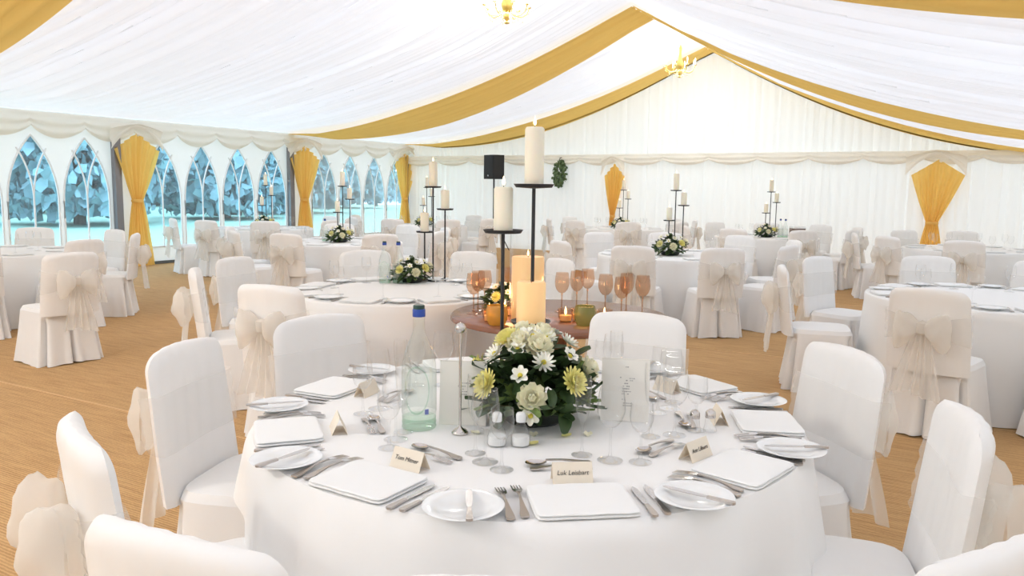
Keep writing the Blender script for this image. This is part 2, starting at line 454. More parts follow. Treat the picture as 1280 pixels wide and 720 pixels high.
# ------------------------------------------------------------------ covered chair
SEATZ, CH = .47, .94
def chair_parts():
    root = empty('banquet_chair')
    # back: padded, rounded at the top, leaning away
    W, T, RC = .242, .034, .055
    def hw(z):
        w = W*(1 - .05*max(0, (z-.6)/(CH-.6)))
        return w if z < CH-RC else w - RC + sqrt(max(0, RC*RC-(z-CH+RC)**2))
    lev = [SEATZ-.03 + (CH-RC-SEATZ+.03)*i/11 for i in range(12)] + [CH-RC + RC*sin(pi/2*i/9) for i in range(1, 10)]
    def yc(z, s): return -.215 - .12*(z-SEATZ) - .0 + .03*(1-s*s)*-1 + .0
    def topz(s): return .020*(1-s*s)
    b = MB()
    for sg in (1, -1):
        def f(u, v, sg=sg):
            j = v*(len(lev)-1); z = lev[int(round(j))]; s = u*2-1
            h = max(hw(z), .002); x = s*h
            th = T*(1-abs(s)**5)**.5*max(0, 1-max(0, (z-.82)/(CH-.82))**6)**.5
            zz = z + topz(x/W)*(z-SEATZ)/(CH-SEATZ) - .020
            y = yc(z, s) + sg*th + .003*sin(19*s+11*z)*(1-s*s)
            return (x, y, zz)
        b.grid(f, 20, len(lev)-1, flip=(sg > 0))
    bk = b.build('backrest', M['cover'], root)
    # seat
    hx, hy = .232, .225
    def peri(u, ex, ey, n=5):
        a = 2*pi*u; c, s = cos(a), sin(a); k = (abs(c)**n + abs(s)**n)**(-1/n); return ex*c*k, ey*s*k
    s_ = MB()
    def sf(u, v):
        x, y = peri(u, hx*v, hy*v); return (x, y+.01, SEATZ + .018*(1-v**3) - (.03*(v-.93)/.07 if v > .93 else 0))
    s_.grid(sf, 48, 14, cu=True, flip=True); s_.build('seat', M['cover'], root)
    # skirt with deep pleats at the corners
    k_ = MB()
    def kf(u, v):
        z = SEATZ-.025 - v*(SEATZ-.031)
        a = 2*pi*u; fl = v**1.2
        w = 0
        for ca in (pi/4, 3*pi/4, 5*pi/4, 7*pi/4, 3*pi/2):
            d = (a-ca+pi) % (2*pi) - pi
            w -= .05*math.exp(-(d/.05)**2)*min(1, v*4)
            w += .022*math.exp(-((abs(d)-.16)/.09)**2)*fl
        x, y = peri(u, hx + .036*fl + w + .004*sin(a*13)*fl, hy + .036*fl + w + .004*sin(a*11)*fl)
        return (x, y+.01, z + .006*sin(3*a)*v)
    k_.grid(kf, 144, 12, cu=True, flip=True); k_.build('skirt', M['cover'], root)
    # sheer sash wrapped round the back, gathered into a bow behind
    sh = MB()
    def shf(u, v):
        a = 2*pi*u; c, s = cos(a), sin(a); n = 6; kk = (abs(c)**n + abs(s)**n)**(-1/n)
        back = max(0, -s)
        gather = (1 - .72*back*math.exp(-(c*1.6)**2))
        z = .70 + (v-.5)*.20*gather - .0*back
        x = .243*c*kk; y = yc(z, c) + (.043 + .008*back)*s*kk*(1 if s > 0 else 1.0) + .004*sin(v*22+3*c)
        return (x, y, z)
    sh.grid(shf, 72, 10, cu=True); sash = sh.build('sash', M['sheer'], root)
    bw = MB()
    yk = -.215 - .12*.24 - .085
    for sg in (-1, 1):
        def lf(u, v, sg=sg):      # puffed loop
            t = v; x = sg*(.015 + .150*t); a = 2*pi*u
            h = (.028 + .085*sin(pi*min(1, t*.62+.0))**1.1)*(1-max(0, (t-.86)/.14)**2*.55)
            d = (.018 + .05*sin(pi*t)**.8)*(1-max(0, (t-.8)/.2)**2*.8)
            cr = 1 + .10*sin(5*a+6*t)
            return (x, yk - .02 - .02*sin(pi*t) + d*cos(a)*cr, .705 + h*sin(a)*cr - .035*t*t)
        bw.grid(lf, 26, 12, cu=True)
        def tf(u, v, sg=sg):      # tail
            w = .025 + .10*v**.7
            x = sg*(.02 + .045*v) + (u-.5)*w*1.3
            return (x, yk - .012 - .018*sin(u*14+2*v) - .045*v, .70 - .40*v - .03*u*sg*v)
        bw.grid(tf, 14, 12)
    bw.lathe([(.005, -.045), (.034, -.03), (.038, 0), (.034, .03), (.005, .045)], 14, (0, yk-.02, .705))
    bw.build('bow', M['organza'], sash)
    return root
CHAIR = chair_parts()
tag(CHAIR, None, 'chair')
CHP = Proto(CHAIR)
def place_chair(x, y, facing, label, group, s=1.0):
    return CHP.put((x, y, 0), facing - pi/2, label, group, s if s != 1 else None)

# ------------------------------------------------------------------ tablecloths
def cloth_mb(Rt, seed, hem=.006, n=160, amp=.05, top=.75):
    rr = random.Random(seed); b = MB()
    ks = [(rr.choice((9, 10, 11, 12, 13, 14, 15)), rr.uniform(0, 6), rr.uniform(.6, 1)) for _ in range(3)]
    prof = [(0.0, 0), (.35, 0), (.7, 0), (.93, 0), (.975, 0), (.992, -.004), (1.0, -.014)]
    rows = [(q*Rt, z, 0) for q, z in prof] + [(Rt-.004, -.014-(top-hem-.014)*t, t) for t in [(i+1)/16 for i in range(16)]]
    def f(u, v):
        r, z, t = rows[int(round(v*(len(rows)-1)))]; a = 2*pi*u
        w = sum(c*(1-abs(sin(k*a/2+p)))**1.0 for k, p, c in ks)/2.4 - .35
        rad = r + (amp*w*t**.8 + .035*t)
        return (rad*cos(a), rad*sin(a), top+z)
    b.grid(f, n, len(rows)-1, cu=True)
    return b
TX, TY, TR = 3.826, -15.398, .878
main = cloth_mb(TR-.055, 5).build('tablecloth', M['cloth']); main.location = (TX, TY, 0)
tag(main, 'floor length white tablecloth on the nearest round table, under a shorter top cloth', 'tablecloth', 'floor length tablecloths')
# square top cloth over it
ov = MB(); ROT = radians(-9); HS = TR + .215
def ovf(u, v):
    a = 2*pi*u
    e = HS/max(abs(cos(a-ROT-pi/4)), abs(sin(a-ROT-pi/4))); drop = min(e-TR, .60)
    rows = [0, .4, .8, .95, .985]
    k = v*20
    if k < 5: return (TR*rows[int(k)]*cos(a), TR*rows[int(k)]*sin(a), .7525)
    t = (k-5)/15; cor = (drop-.215)/.45
    wob = sum(sin(n_*a+p_)*q for n_, p_, q in ((7, 1, .5), (13, 2.2, .35), (23, .4, .2)))
    r = TR + .008 + .012*min(1, t*6) + t*(.03 + .030*wob) + t*.10*cor*(.4+.6*math.exp(-(((a-ROT) % (pi/2)-.0)/.12)**2))
    r += t*.03*cor*sin(22*a)
    z = .7525 - (.0 if t == 0 else .004) - drop*t*(1-.0*t)
    if t == 0: r = TR*.999
    return (r*cos(a), r*sin(a), z)
ov.grid(ovf, 240, 20, cu=True)
o = ov.build('top_cloth', M['overlay']); o.location = (TX, TY, 0)
tag(o, 'square white top cloth spread over the nearest round table, corners hanging', 'tablecloth')
TOP = .7535
def tp(az, r): return (TX + r*cos(radians(az)), TY + r*sin(radians(az)))

# ------------------------------------------------------------------ tableware prototypes
def knife(L=.225):
    r = empty('table_knife')
    b = MB().outline([(.085, .004), (.10, .0075), (.13, .0095), (.17, .0105), (.20, .0095), (.217, .005), (L, .001)], .004, .0065); b.build('blade', M['steel'], r)
    h = MB().outline([(0, .003), (.004, .0095), (.02, .010), (.05, .0075), (.075, .0065), (.085, .0055)], .0015, .0085); h.build('handle', M['steel_handle'], r)
    r['category'] = 'knife'; return r
def zc(x): return .004 + .010*sin(pi*min(1, max(0, (x-.02)/.18)))
def fork(L=.20):
    r = empty('table_fork')
    h = MB().outline([(0, .003), (.004, .010), (.02, .0105), (.045, .007), (.08, .0035), (.12, .003), (.13, .005)], zc, lambda x: zc(x)+.004); h.build('handle', M['steel_handle'], r)
    t = MB().outline([(.128, .004), (.138, .0105), (.152, .0125), (.156, .0125)], zc, lambda x: zc(x)+.002)
    for y in (-.0105, -.0035, .0035, .0105):
        st = len(t.v); t.outline([(.154, .002), (.18, .0019), (.197, .0014), (.20, .0006)], zc, lambda x: zc(x)+.002); t.xf(Matrix.Translation((0, y, 0)), st)
    t.build('tines', M['steel'], r); r['category'] = 'fork'; return r
def spoon():
    r = empty('dessert_spoon')
    h = MB().outline([(0, .003), (.004, .0095), (.02, .010), (.045, .0065), (.08, .0032), (.125, .003)], zc, lambda x: zc(x)+.004); h.build('handle', M['steel_handle'], r)
    b = MB()
    def f(u, v):
        a = 2*pi*u; return (.152 + .029*v*cos(a), .019*v*sin(a)*(1+.12*cos(a)), .004 + .008*v*v)
    b.grid(f, 24, 6, cu=True)
    st = len(b.v); b.grid(lambda u, v: (.152 + .030*v*cos(2*pi*u), .020*v*sin(2*pi*u)*(1+.12*cos(2*pi*u)), .002 + .0085*v*v), 24, 6, cu=True, flip=True)
    b.build('bowl', M['steel'], r); r['category'] = 'spoon'; return r
def plate():
    b = MB().lathe([(0, .004), (.05, .004), (.058, .0055), (.066, .010), (.094, .017), (.0965, .0185), (.095, .019), (.066, .0125), (.056, .0075), (0, .006)], 56)
    b.lathe([(.05, .004), (.052, 0), (.048, 0), (.046, .004)], 40)
    o = b.build('side_plate', M['china']); o['category'] = 'plate'; return o
def napkin():
    r = MB()
    def sheet(z0, z1, w, d, k):
        st = len(r.v)
        def f(u, v):
            if v < 1/8: q = v*8; s = .9*q; z = z0
            elif v > 7/8: q = (1-v)*8; s = .9*q; z = z1
            else: s = .9 + .1*sin(pi*(v-1/8)/(6/8)); z = z0 + (z1-z0)*(.5-.5*cos(pi*(v-1/8)/(6/8)))
            a = 2*pi*u; c, sn = cos(a), sin(a); n = 14; kk = (abs(c)**n+abs(sn)**n)**(-1/n)
            return (w*c*kk*s, d*sn*kk*s, z + .0012*sin(9*c+k)*sn*max(0, 1-abs(v-.5)*4)*s**4)
        r.grid(f, 56, 16, cu=True)
    sheet(0.0015, .010, .124, .098, 1); sheet(.0098, .0165, .1225, .097, 2.1)
    o = r.build('napkin', M['napkin']); o['category'] = 'napkin'; return o
def tent_card():
    r = empty('place_card'); h, w, d = .052, .052, .024
    b = MB(); t = .0006
    for sg in (-1, 1):
        st = len(b.v)
        b.v += [(-w, sg*d, 0), (w, sg*d, 0), (w, 0, h), (-w, 0, h), (-w, sg*(d-t*2), 0), (w, sg*(d-t*2), 0), (w, 0, h-t*3), (-w, 0, h-t*3)]
        for q in ((0, 1, 2, 3), (7, 6, 5, 4), (0, 3, 7, 4), (1, 5, 6, 2), (0, 4, 5, 1)): b.f.append(tuple(st+i for i in q))
    b.build('folded_card', M['card'], r, smooth=False); r['category'] = 'place card'; return r
def text_part(name, body, size, mat, parent, loc, rot, align='CENTER'):
    c = bpy.data.curves.new(name, 'FONT'); c.body = body; c.size = size; c.align_x = align; c.align_y = 'CENTER'; c.shear = .2; c.extrude = .0002
    o = bpy.data.objects.new(name, c); COL.objects.link(o)
    dg = bpy.context.evaluated_depsgraph_get(); me = bpy.data.meshes.new_from_object(o.evaluated_get(dg))
    bpy.data.objects.remove(o); me.materials.clear(); me.materials.append(mat)
    o = bpy.data.objects.new(name, me); COL.objects.link(o); o.parent = parent; o.location = loc; o.rotation_euler = rot
    return o
def wine_glass(name, bowl, stem, foot, mat='glass', n=28):
    r = empty(name); r['category'] = 'glass'
    H = stem
    MB().lathe([(0, .001), (foot, .001), (foot, .0025), (foot*.4, .006), (.006, .012), (.0036, .03), (.0034, H*.8), (.006, H)], n, cap0=False).build('stem', M[mat], r)
    pr = [(.002, H)] + [(x, H+z) for x, z in bowl]; wall = .0014
    pr2 = [(pr[-1][0]-wall, pr[-1][1])]
    MB().lathe(pr + pr2, n).build('bowl', M[mat], r)
    return r
BOWL_W = [(.016, .004), (.030, .02), (.038, .042), (.0395, .06), (.037, .085), (.033, .112)]
BOWL_S = [(.014, .004), (.026, .018), (.032, .036), (.033, .052), (.030, .085)]
BOWL_F = [(.008, .004), (.016, .02), (.021, .05), (.0235, .09), (.0235, .115), (.022, .135)]
PK, PF, PS = Proto(knife()), Proto(fork()), Proto(spoon())
PP, PN, PC = Proto(plate()), Proto(napkin()), Proto(tent_card())
PGW = Proto(wine_glass('wine_glass', BOWL_W, .095, .036)); PGS = Proto(wine_glass('wine_glass', BOWL_S, .085, .032)); PGF = Proto(wine_glass('champagne_flute', BOWL_F, .095, .03))

SET = {  # azimuth round the table: (who, description of the place, name on the card)
    -52: ('the place nearest the camera', 'Luk Leisbart'), -93: ('the place between it and the water bottle side', 'Tom Mitner'),
    -132: ('the third place round towards the windows', None), -173: ('the place beyond the tall green bottle', None),
    -13: ('the place next along towards the end wall', 'Ann Lilburn'), 23: ('the place before the covered chair by the coir aisle', None),
    61: ('the place beside the upright menu and salt pot', None), 101: ('the place behind the flowers', None), 142: ('the place behind the silver stand', None)}
PLACE = {-52: 'centre front setting', -93: 'setting in front of the green bottle', -132: 'setting left of the green bottle', -173: 'back left setting beside the chair',
         -13: 'setting at front right, tented card', 23: 'setting at right edge by the chair', 61: 'setting at back right beyond the glasses', 101: 'setting on the far side, behind the flowers', 142: 'setting on the far side, behind the bottle'}
for az, (who, name) in SET.items():
    pl = PLACE[az]; A = radians(az); inw = A+pi      # heading towards the table centre
    def at(side, r, A=A):        # side: metres to the guest's right
        # right-hand of a guest facing the centre is +azimuth
        return (TX + r*cos(A) - side*sin(A), TY + r*sin(A) + side*cos(A), TOP)
    jr = lambda s: R.uniform(-s, s)
    hidden = az in (101, 142)
    PN.put(at(0, .775), A + pi/2 + jr(.05), 'folded white napkin, %s' % pl, 'napkins on the nearest table', cat='napkin')
    x, y, z = at(-.285, .79)
    PP.put((x, y, TOP), 0, 'white side plate with butter knife, %s' % pl, 'side plates on the nearest table')
    kx, ky, _ = at(-.285 + .005, .895); PK.put((kx, ky, TOP+.0195), inw + jr(.12), 'butter knife across the white side plate, %s' % pl, 'butter knives', .82)
    for i, s in enumerate((-.182, -.148)):
        x, y, z = at(s, .86 - .01*i); PF.put((x, y, TOP), inw + jr(.03), '%s of two silver forks, %s' % (('outer', 'inner')[i], pl), 'silver forks on the nearest table')
    for i, s in enumerate((.152, .185)):
        x, y, z = at(s, .875 - .008*i); PK.put((x, y, TOP), inw + jr(.03), '%s of two silver knives, %s' % (('inner', 'outer')[i], pl), 'silver knives on the nearest table')
    x, y, z = at(-.085, .535); PF.put((x, y, TOP), A + pi/2 + jr(.06), 'silver dessert fork above the napkin, %s' % pl, 'dessert forks', .85)
    x, y, z = at(.09, .50); PS.put((x, y, TOP), A - pi/2 + jr(.08), 'silver dessert spoon above the napkin, %s' % pl, 'dessert spoons')
    x, y, z = at(.01, .625)
    c = PC.put((x, y, TOP), A + pi/2 + jr(.06), 'folded ivory place card, %s' % pl, 'place cards on the nearest table')
    if name:
        text_part('lettering', name, .0165, M['ink'], c, (0, -.0128, .027), (radians(65), 0, 0))
    for PG, daz, rr_, nm in ((PGF, 11, .445, 'slim champagne flute'), (PGW, 17.5, .50, 'large wine glass'), (PGS, 25, .555, 'small wine glass')):
        gx, gy = tp(az+daz+jr(1), rr_+jr(.008)); PG.put((gx, gy, TOP), jr(3), '%s, %s' % (nm, pl), '%ss on the nearest table' % nm)

# cards, stand, bottle, shakers ------------------------------------------------
def menu(loc, rz, w, h, label, lines):
    r = empty('menu_card', loc, rz, label, 'menu card')
    b = MB()
    for sg, an in ((1, .32), (-1, -.32)):
        st = len(b.v); b.box((0, 0, h/2), (w, .0012, h)); b.xf(Matrix.Translation((0, -sg*.0+sg*.022, 0)) @ Matrix.Rotation(sg*.11, 4, 'X'), st)
    b.build('folded_card', M['menu'], r, smooth=False)
    t = MB()
    for z, x, wd in lines:
        k = int(wd/.006)
        for i in range(k):
            if R.random() < .78: t.box((x - wd/2 + (i+.5)*wd/k, 0, z), (wd/k*R.uniform(.5, .9), .0006, R.uniform(.0018, .0032)))
    t.xf(Matrix.Translation((0, -.0232, 0)) @ Matrix.Rotation(-.11, 4, 'X'))
    t.build('lettering', M['ink_grey'], r, smooth=False)
    return r
ML = [(.178, .004, .012), (.143, -.006, .026), (.141, .018, .026), (.134, .01, .03), (.124, -.004, .026), (.115, .0, .03), (.107, .002, .024), (.098, .004, .03), (.09, .0, .024), (.072, -.004, .016), (.06, .004, .035), (.052, .008, .03)]
menu((4.125, -15.285, TOP), radians(20), .155, .205, 'upright ivory menu card with fine print, right of the flowers', ML)
menu((3.70, -15.60, TOP), radians(25), .15, .205, 'upright white card behind the silver table number stand', ML[2:8])
st = empty('table_number_stand', (3.75, -15.696, TOP), 0, 'slim silver table number stand with a ball top and round foot', 'stand')
MB().lathe([(0, 0), (.026, 0), (.0265, .004), (.02, .012), (.008, .018), (.004, .024)], 28).build('foot', M['steel'], st)
MB().tube([(0, 0, .02), (0, 0, .315)], .0042, 10).build('pole', M['steel'], st)
MB().grid(lambda u, v: (.0165*sin(pi*v)*cos(2*pi*u), .0165*sin(pi*v)*sin(2*pi*u), .328-.0165*cos(pi*v)), 20, 12, cu=True).build('ball', M['steel'], st)

def bottle(name='water_bottle'):
    r = empty(name); r['category'] = 'bottle'
    prof = [(0, .006), (.04, .004), (.050, .0), (.0535, .006), (.0515, .013), (.0535, .020), (.0515, .029), (.053, .038), (.054, .06), (.054, .175), (.0525, .205), (.047, .235), (.037, .262), (.027, .285), (.0205, .302), (.0185, .315), (.0180, .343), (.0190, .346), (.0190, .352)]
    MB().lathe(prof, 48).build('body', M['bottle'], r)
    MB().lathe([(.053, .001), (.0542, .006), (.0522, .013), (.0542, .020), (.0522, .029), (.0537, .036)], 48).build('base_ring', M['bottle_base'], r)
    MB().lathe([(.0543, .05), (.0545, .052), (.0545, .18), (.0543, .182)], 48).build('label_band', M['bottle_label'], r)
    e = MB()
    def ring(u, v):
        a = 2*pi*u; rr_ = .92 + .08*v; ang = .75*cos(a)*rr_; return (.0552*sin(ang), -.0552*cos(ang), .130 + .076*sin(a)*rr_)
    e.grid(ring, 48, 1, cu=True); e.build('oval_emblem', M['bottle_base'], r)
    MB().box((.030, -.0455, .062), (.012, .003, .016), Matrix.Rotation(.58, 3, 'Z')).build('printed_mark', M['mark_blue'], r, smooth=False)
    MB().lathe([(0, .376), (.0185, .376), (.0200, .373), (.0200, .354), (.0195, .352)], 28).build('cap', M['cap_blue'], r)
    MB().lathe([(0, .388), (.0165, .388), (.018, .385), (.018, .376)], 28).build('cap_top', M['cap_green'], r)
    return r
PB = Proto(bottle())
PB.put((3.605, -15.709, TOP), radians(28), 'tall green tinted water bottle with a blue cap on the nearest table')
def shaker():
    r = empty('cruet_shaker'); r['category'] = 'shaker'
    MB().lathe([(0, .001), (.026, .001), (.029, .006), (.029, .03), (.022, .05), (.012, .066), (.0115, .074)], 24).build('body', M['glass'], r)
    MB().lathe([(.0135, .072), (.0145, .074), (.0145, .094), (.011, .099), (0, .10)], 20).build('cap', M['china'], r)
    MB().lathe([(0, .004), (.025, .004), (.026, .008), (.025, .03), (0, .031)], 20).build('contents', M['napkin'], r)
    return r
PSH = Proto(shaker())
PSH.put((3.905, -15.735, TOP), 0, 'glass cruet with a white cap, behind the front wine glasses, window side', 'white capped cruets')
PSH.put((3.965, -15.70, TOP), 0, 'glass cruet with a white cap, behind the front wine glasses, nearer the flowers', 'white capped cruets')
def pot():
    r = empty('salt_pot'); r['category'] = 'salt pot'
    MB().lathe([(0, .001), (.02, .001), (.022, .004), (.017, .02), (.015, .045)], 20).build('body', M['glass'], r)
    MB().lathe([(.0155, .044), (.0165, .046), (.0155, .062), (.008, .07), (0, .071)], 20).build('lid', M['steel'], r)
    return r
PT = Proto(pot())
PT.put((4.362, -15.295, TOP), 0, 'small silver topped salt pot under the right hand wine glasses', 'silver topped pots')
PT.put((4.402, -15.262, TOP), 0, 'small silver topped pepper pot nearest the tented card on the right', 'silver topped pots')

# ------------------------------------------------------------------ flowers
def petal(b, m, L, w, cup, n=5):
    st = len(b.v)
    def f(u, v):
        s = u*2-1; wd = w*sin(pi*min(1, .12+.88*v)*.86)**.8
        return (s*wd, L*v, cup*L*v*v + .35*w*s*s)
    b.grid(f, 4, n); b.xf(m, st)
def rose_mb(rad):
    b = MB()
    for ring, (k, tilt, L, w) in enumerate(((5, 78, .75, .30), (6, 62, .85, .36), (7, 42, .95, .40), (8, 20, 1.0, .42), (9, 2, 1.0, .40))):
        for i in range(k):
            a = 2*pi*(i+.5*(ring % 2))/k
            petal(b, Matrix.Translation((0, 0, -.12*rad*ring)) @ Matrix.Rotation(a, 4, 'Z') @ Matrix.Translation((0, .05*rad*(ring+1), .1*rad)) @ Matrix.Rotation(radians(tilt), 4, 'X'), L*rad, w*rad, .35)
    return b
def mum_mb(rad, rings=4, k=16):
    b = MB()
    for ring in range(rings):
        for i in range(k):
            a = 2*pi*(i+.5*(ring % 2))/k
            petal(b, Matrix.Rotation(a, 4, 'Z') @ Matrix.Translation((0, .06*rad, .04*rad*ring)) @ Matrix.Rotation(radians(5+ring*20), 4, 'X'), rad*(1-.13*ring), .13*rad, .22, 4)
    return b
def star_mb(rad, k=6):
    b = MB()
    for i in range(k):
        petal(b, Matrix.Rotation(2*pi*i/k, 4, 'Z') @ Matrix.Rotation(radians(28+8*(i % 2)), 4, 'X'), rad, .34*rad, -.12, 5)
    return b
def leafy_mb(n, rr, rx, rz, z0, ll, seed, w=.3):
    b = MB(); q = random.Random(seed)
    for _ in range(n):
        a = q.uniform(0, 2*pi); el = q.uniform(-.1, 1.45); k = q.uniform(.55, 1)
        d = Vector((cos(a)*cos(el)*rx*k, sin(a)*cos(el)*rx*k, z0 + sin(el)*rz*k))
        m = Matrix.Translation(d) @ Euler((q.uniform(-.5, .9), q.uniform(-.5, .5), a - pi/2 + q.uniform(-.7, .7))).to_matrix().to_4x4()
        L = ll*q.uniform(.6, 1.2); petal(b, m, L, L*w, q.uniform(-.5, .1), 4)
    return b
def arrangement(seed, rich=True):
    q = random.Random(seed)
    r = empty('flower_arrangement'); r['category'] = 'flowers'
    MB().lathe([(0, 0), (.085, 0), (.10, .012), (.105, .04), (.098, .045), (0, .042)], 32).build('dish', M['dish'], r)
    leafy_mb(250 if rich else 120, q, .17, .16, .05, .075, seed).build('foliage', M['leaf'], r)
    leafy_mb(60 if rich else 30, q, .19, .14, .03, .09, seed+1, .18).build('leaves', M['leaf2'], r)
    kinds = (('rose', 'petal_cream', .036), ('chrysanthemum', 'petal_yellow', .044), ('freesia', 'petal_white', .030), ('daisy', 'petal_white', .034))
    spots_ = [(-62, .25, 0), (-112, .35, 1), (-80, .55, 2), (-20, .42, 1), (-50, .75, 3), (-88, .95, 2), (-120, .8, 3), (-10, .8, 2), (20, .5, 0), (60, .3, 1), (120, .4, 0), (150, .7, 2), (-150, .45, 1), (180, .95, 3), (-55, 1.05, 0), (30, 1.0, 3), (95, .8, 2), (-135, 1.1, 1), (-70, 1.3, 3), (-30, 1.25, 3), (-100, 1.35, 2), (-58, .02, 2), (-20, 1.4, 0), (170, 1.3, 0), (-90, 1.12, 0), (60, 1.2, 2)]
    mm = {'rose': rose_mb, 'chrysanthemum': mum_mb, 'freesia': star_mb, 'daisy': lambda x: mum_mb(x, 2, 12)}
    cache = {}
    for a, el, k in spots_[:(26 if rich else 11)]:
        nm, mt, rad = kinds[k]; az = radians(a) + q.uniform(-.1, .1)
        d = Vector((cos(az)*cos(el)*.185, sin(az)*cos(el)*.195, .06 + sin(el)*.20))
        nrm = Vector((cos(az)*cos(el*.9), sin(az)*cos(el*.9), sin(el*.9)+.15)).normalized()
        if nm not in cache:
            cache[nm] = mm[nm](rad).build(nm, M[mt], r)
            o = cache[nm]
            if nm in ('daisy', 'freesia'):
                MB().lathe([(0, .012), (.006, .010), (.008, .004), (.004, 0)], 10).build('flower_centre', M['pod'], o)
        else:
            src = cache[nm]; o = src.copy(); COL.objects.link(o); o.parent = r
            for g in kids(src):
                e = g.copy(); COL.objects.link(e); e.parent = o
        o.location = d; o.rotation_euler = nrm.to_track_quat('Z', 'Y').to_euler()
    return r
FLM = arrangement(11); PFL = Proto(arrangement(23, False))
FX, FY = 3.872, -15.445
FLM.location = (FX, FY, TOP); FLM.scale = (1.06, 1.06, 1.12); tag(FLM, 'low bowl of white roses, yellow chrysanthemums and dark foliage on the nearest table', 'flowers', 'table flower arrangements')
for i, (px, py) in enumerate(((3.96, -15.61), (4.03, -15.56), (4.10, -15.52), (3.98, -15.68), (3.80, -15.66))):
    b = MB(); petal(b, Matrix.Rotation(R.uniform(0, 6), 4, 'Z'), .03, .014, .15)
    o = b.build('fallen_petal', M['petal_yellow' if i % 2 else 'petal_cream']); o.location = (px, py, TOP+.001)
    tag(o, 'loose pale petal lying on the white cloth before the flowers', 'petal', 'loose petals before the flowers')

# ------------------------------------------------------------------ candles
def candle_mb(rad, h):
    return MB().lathe([(0, 0), (rad, 0), (rad, h-.006), (rad-.005, h), (rad*.6, h-.004), (0, h-.005)], 28)
def candle(loc, rad, h, label, group, lit=True, mat='wax'):
    r = empty('pillar_candle', loc, 0, label, 'candle', group)
    candle_mb(rad, h).build('wax', M[mat], r)
    MB().tube([(0, 0, h-.006), (0, 0, h+.008)], .0016, 6).build('wick', M['wick'], r)
    if lit: MB().lathe([(0, h+.004), (.0045, h+.010), (.0055, h+.016), (.003, h+.028), (0, h+.038)], 12).build('flame', M['flame'], r)
    return r
def candelabra(sp, name='candle_stand'):
    """sp: [(x, y, plate height)] of three iron stems on one foot"""
    r = empty(name); r['category'] = 'candle stand'
    b = MB().lathe([(0, 0), (.055, 0), (.055, .006), (0, .008)], 24)
    for x, y, h in sp: b.tube([(0, 0, .006), (x*.6, y*.6, .012), (x, y, .03)], .005, 6)
    b.build('foot', M['iron'], r)
    for x, y, h in sp:
        s = MB().tube([(x, y, .02), (x, y, h)], .0065, 8).build('stem', M['iron'], r)
        MB().lathe([(0, h-.002), (.060, h+.001), (.068, h+.008), (.070, h+.008), (.062, h-.004), (0, h-.008)], 32, (x, y, 0)).build('drip_plate', M['iron'], s)
    return r
mc = candelabra([(0.0, .0, .757), (-.092, -.048, .60), (.012, -.03, .29)])
mc.location = (3.762, -15.262, TOP); tag(mc, 'black iron candle stand with three drip plates rising behind the nearest flowers', 'candle stand', 'iron candle stands')
candle((3.762, -15.262, TOP+.756), .033, .20, 'tallest ivory pillar candle, on the high iron plate of the nearest table', 'pillar candles')
candle((3.670, -15.310, TOP+.599), .033, .155, 'middle ivory pillar candle on the lower iron plate of the nearest table', 'pillar candles')
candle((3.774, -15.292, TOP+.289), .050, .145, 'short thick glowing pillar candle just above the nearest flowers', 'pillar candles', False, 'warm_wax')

# ------------------------------------------------------------------ other tables
TABLES = {  # name: (x, y, radius, how to find it, chair azimuths)
    'T1': (1.44, -12.99, .80, 'the round table with twin water bottles'),
    'T2': (-2.46, -9.27, .86, 'the second table from the windows'),
    'T3': (-5.92, -7.39, .86, 'the table against the windows'),
    'T4': (1.99, -8.46, .86, 'the round table beyond the matting aisle'),
    'T5': (2.09, -3.70, .86, 'the table with a brown box'),
    'T6': (-.99, -2.66, .86, 'the table by the narrow gold curtain'),
    'T7': (-4.40, -4.60, .86, 'the table near the loudspeaker'),
    'T8': (5.25, -10.84, .86, 'the cutlery-laid table facing the windows'),
    'T9': (-4.25, -12.95, .86, 'the table by the aisle curtain'),
    'T10': (5.10, -4.75, .86, 'the table below the far gold curtain'),
}
CAM = Vector((5.06, -17.693, 1.5))
prot_cl = {}
gl_small = Proto(wine_glass('wine_glass', BOWL_W, .095, .036, 'glass', 12))
nap_small = Proto(napkin())
def simple_stand(h):
    return candelabra(h)
PST = Proto(candelabra([(0, .03, .757), (.085, -.02, .58), (-.085, -.02, .40)]))
PCa = Proto(candle((0, 0, 0), .034, .20, None, None)); PCb = Proto(candle((0, 0, 0), .034, .155, None, None))
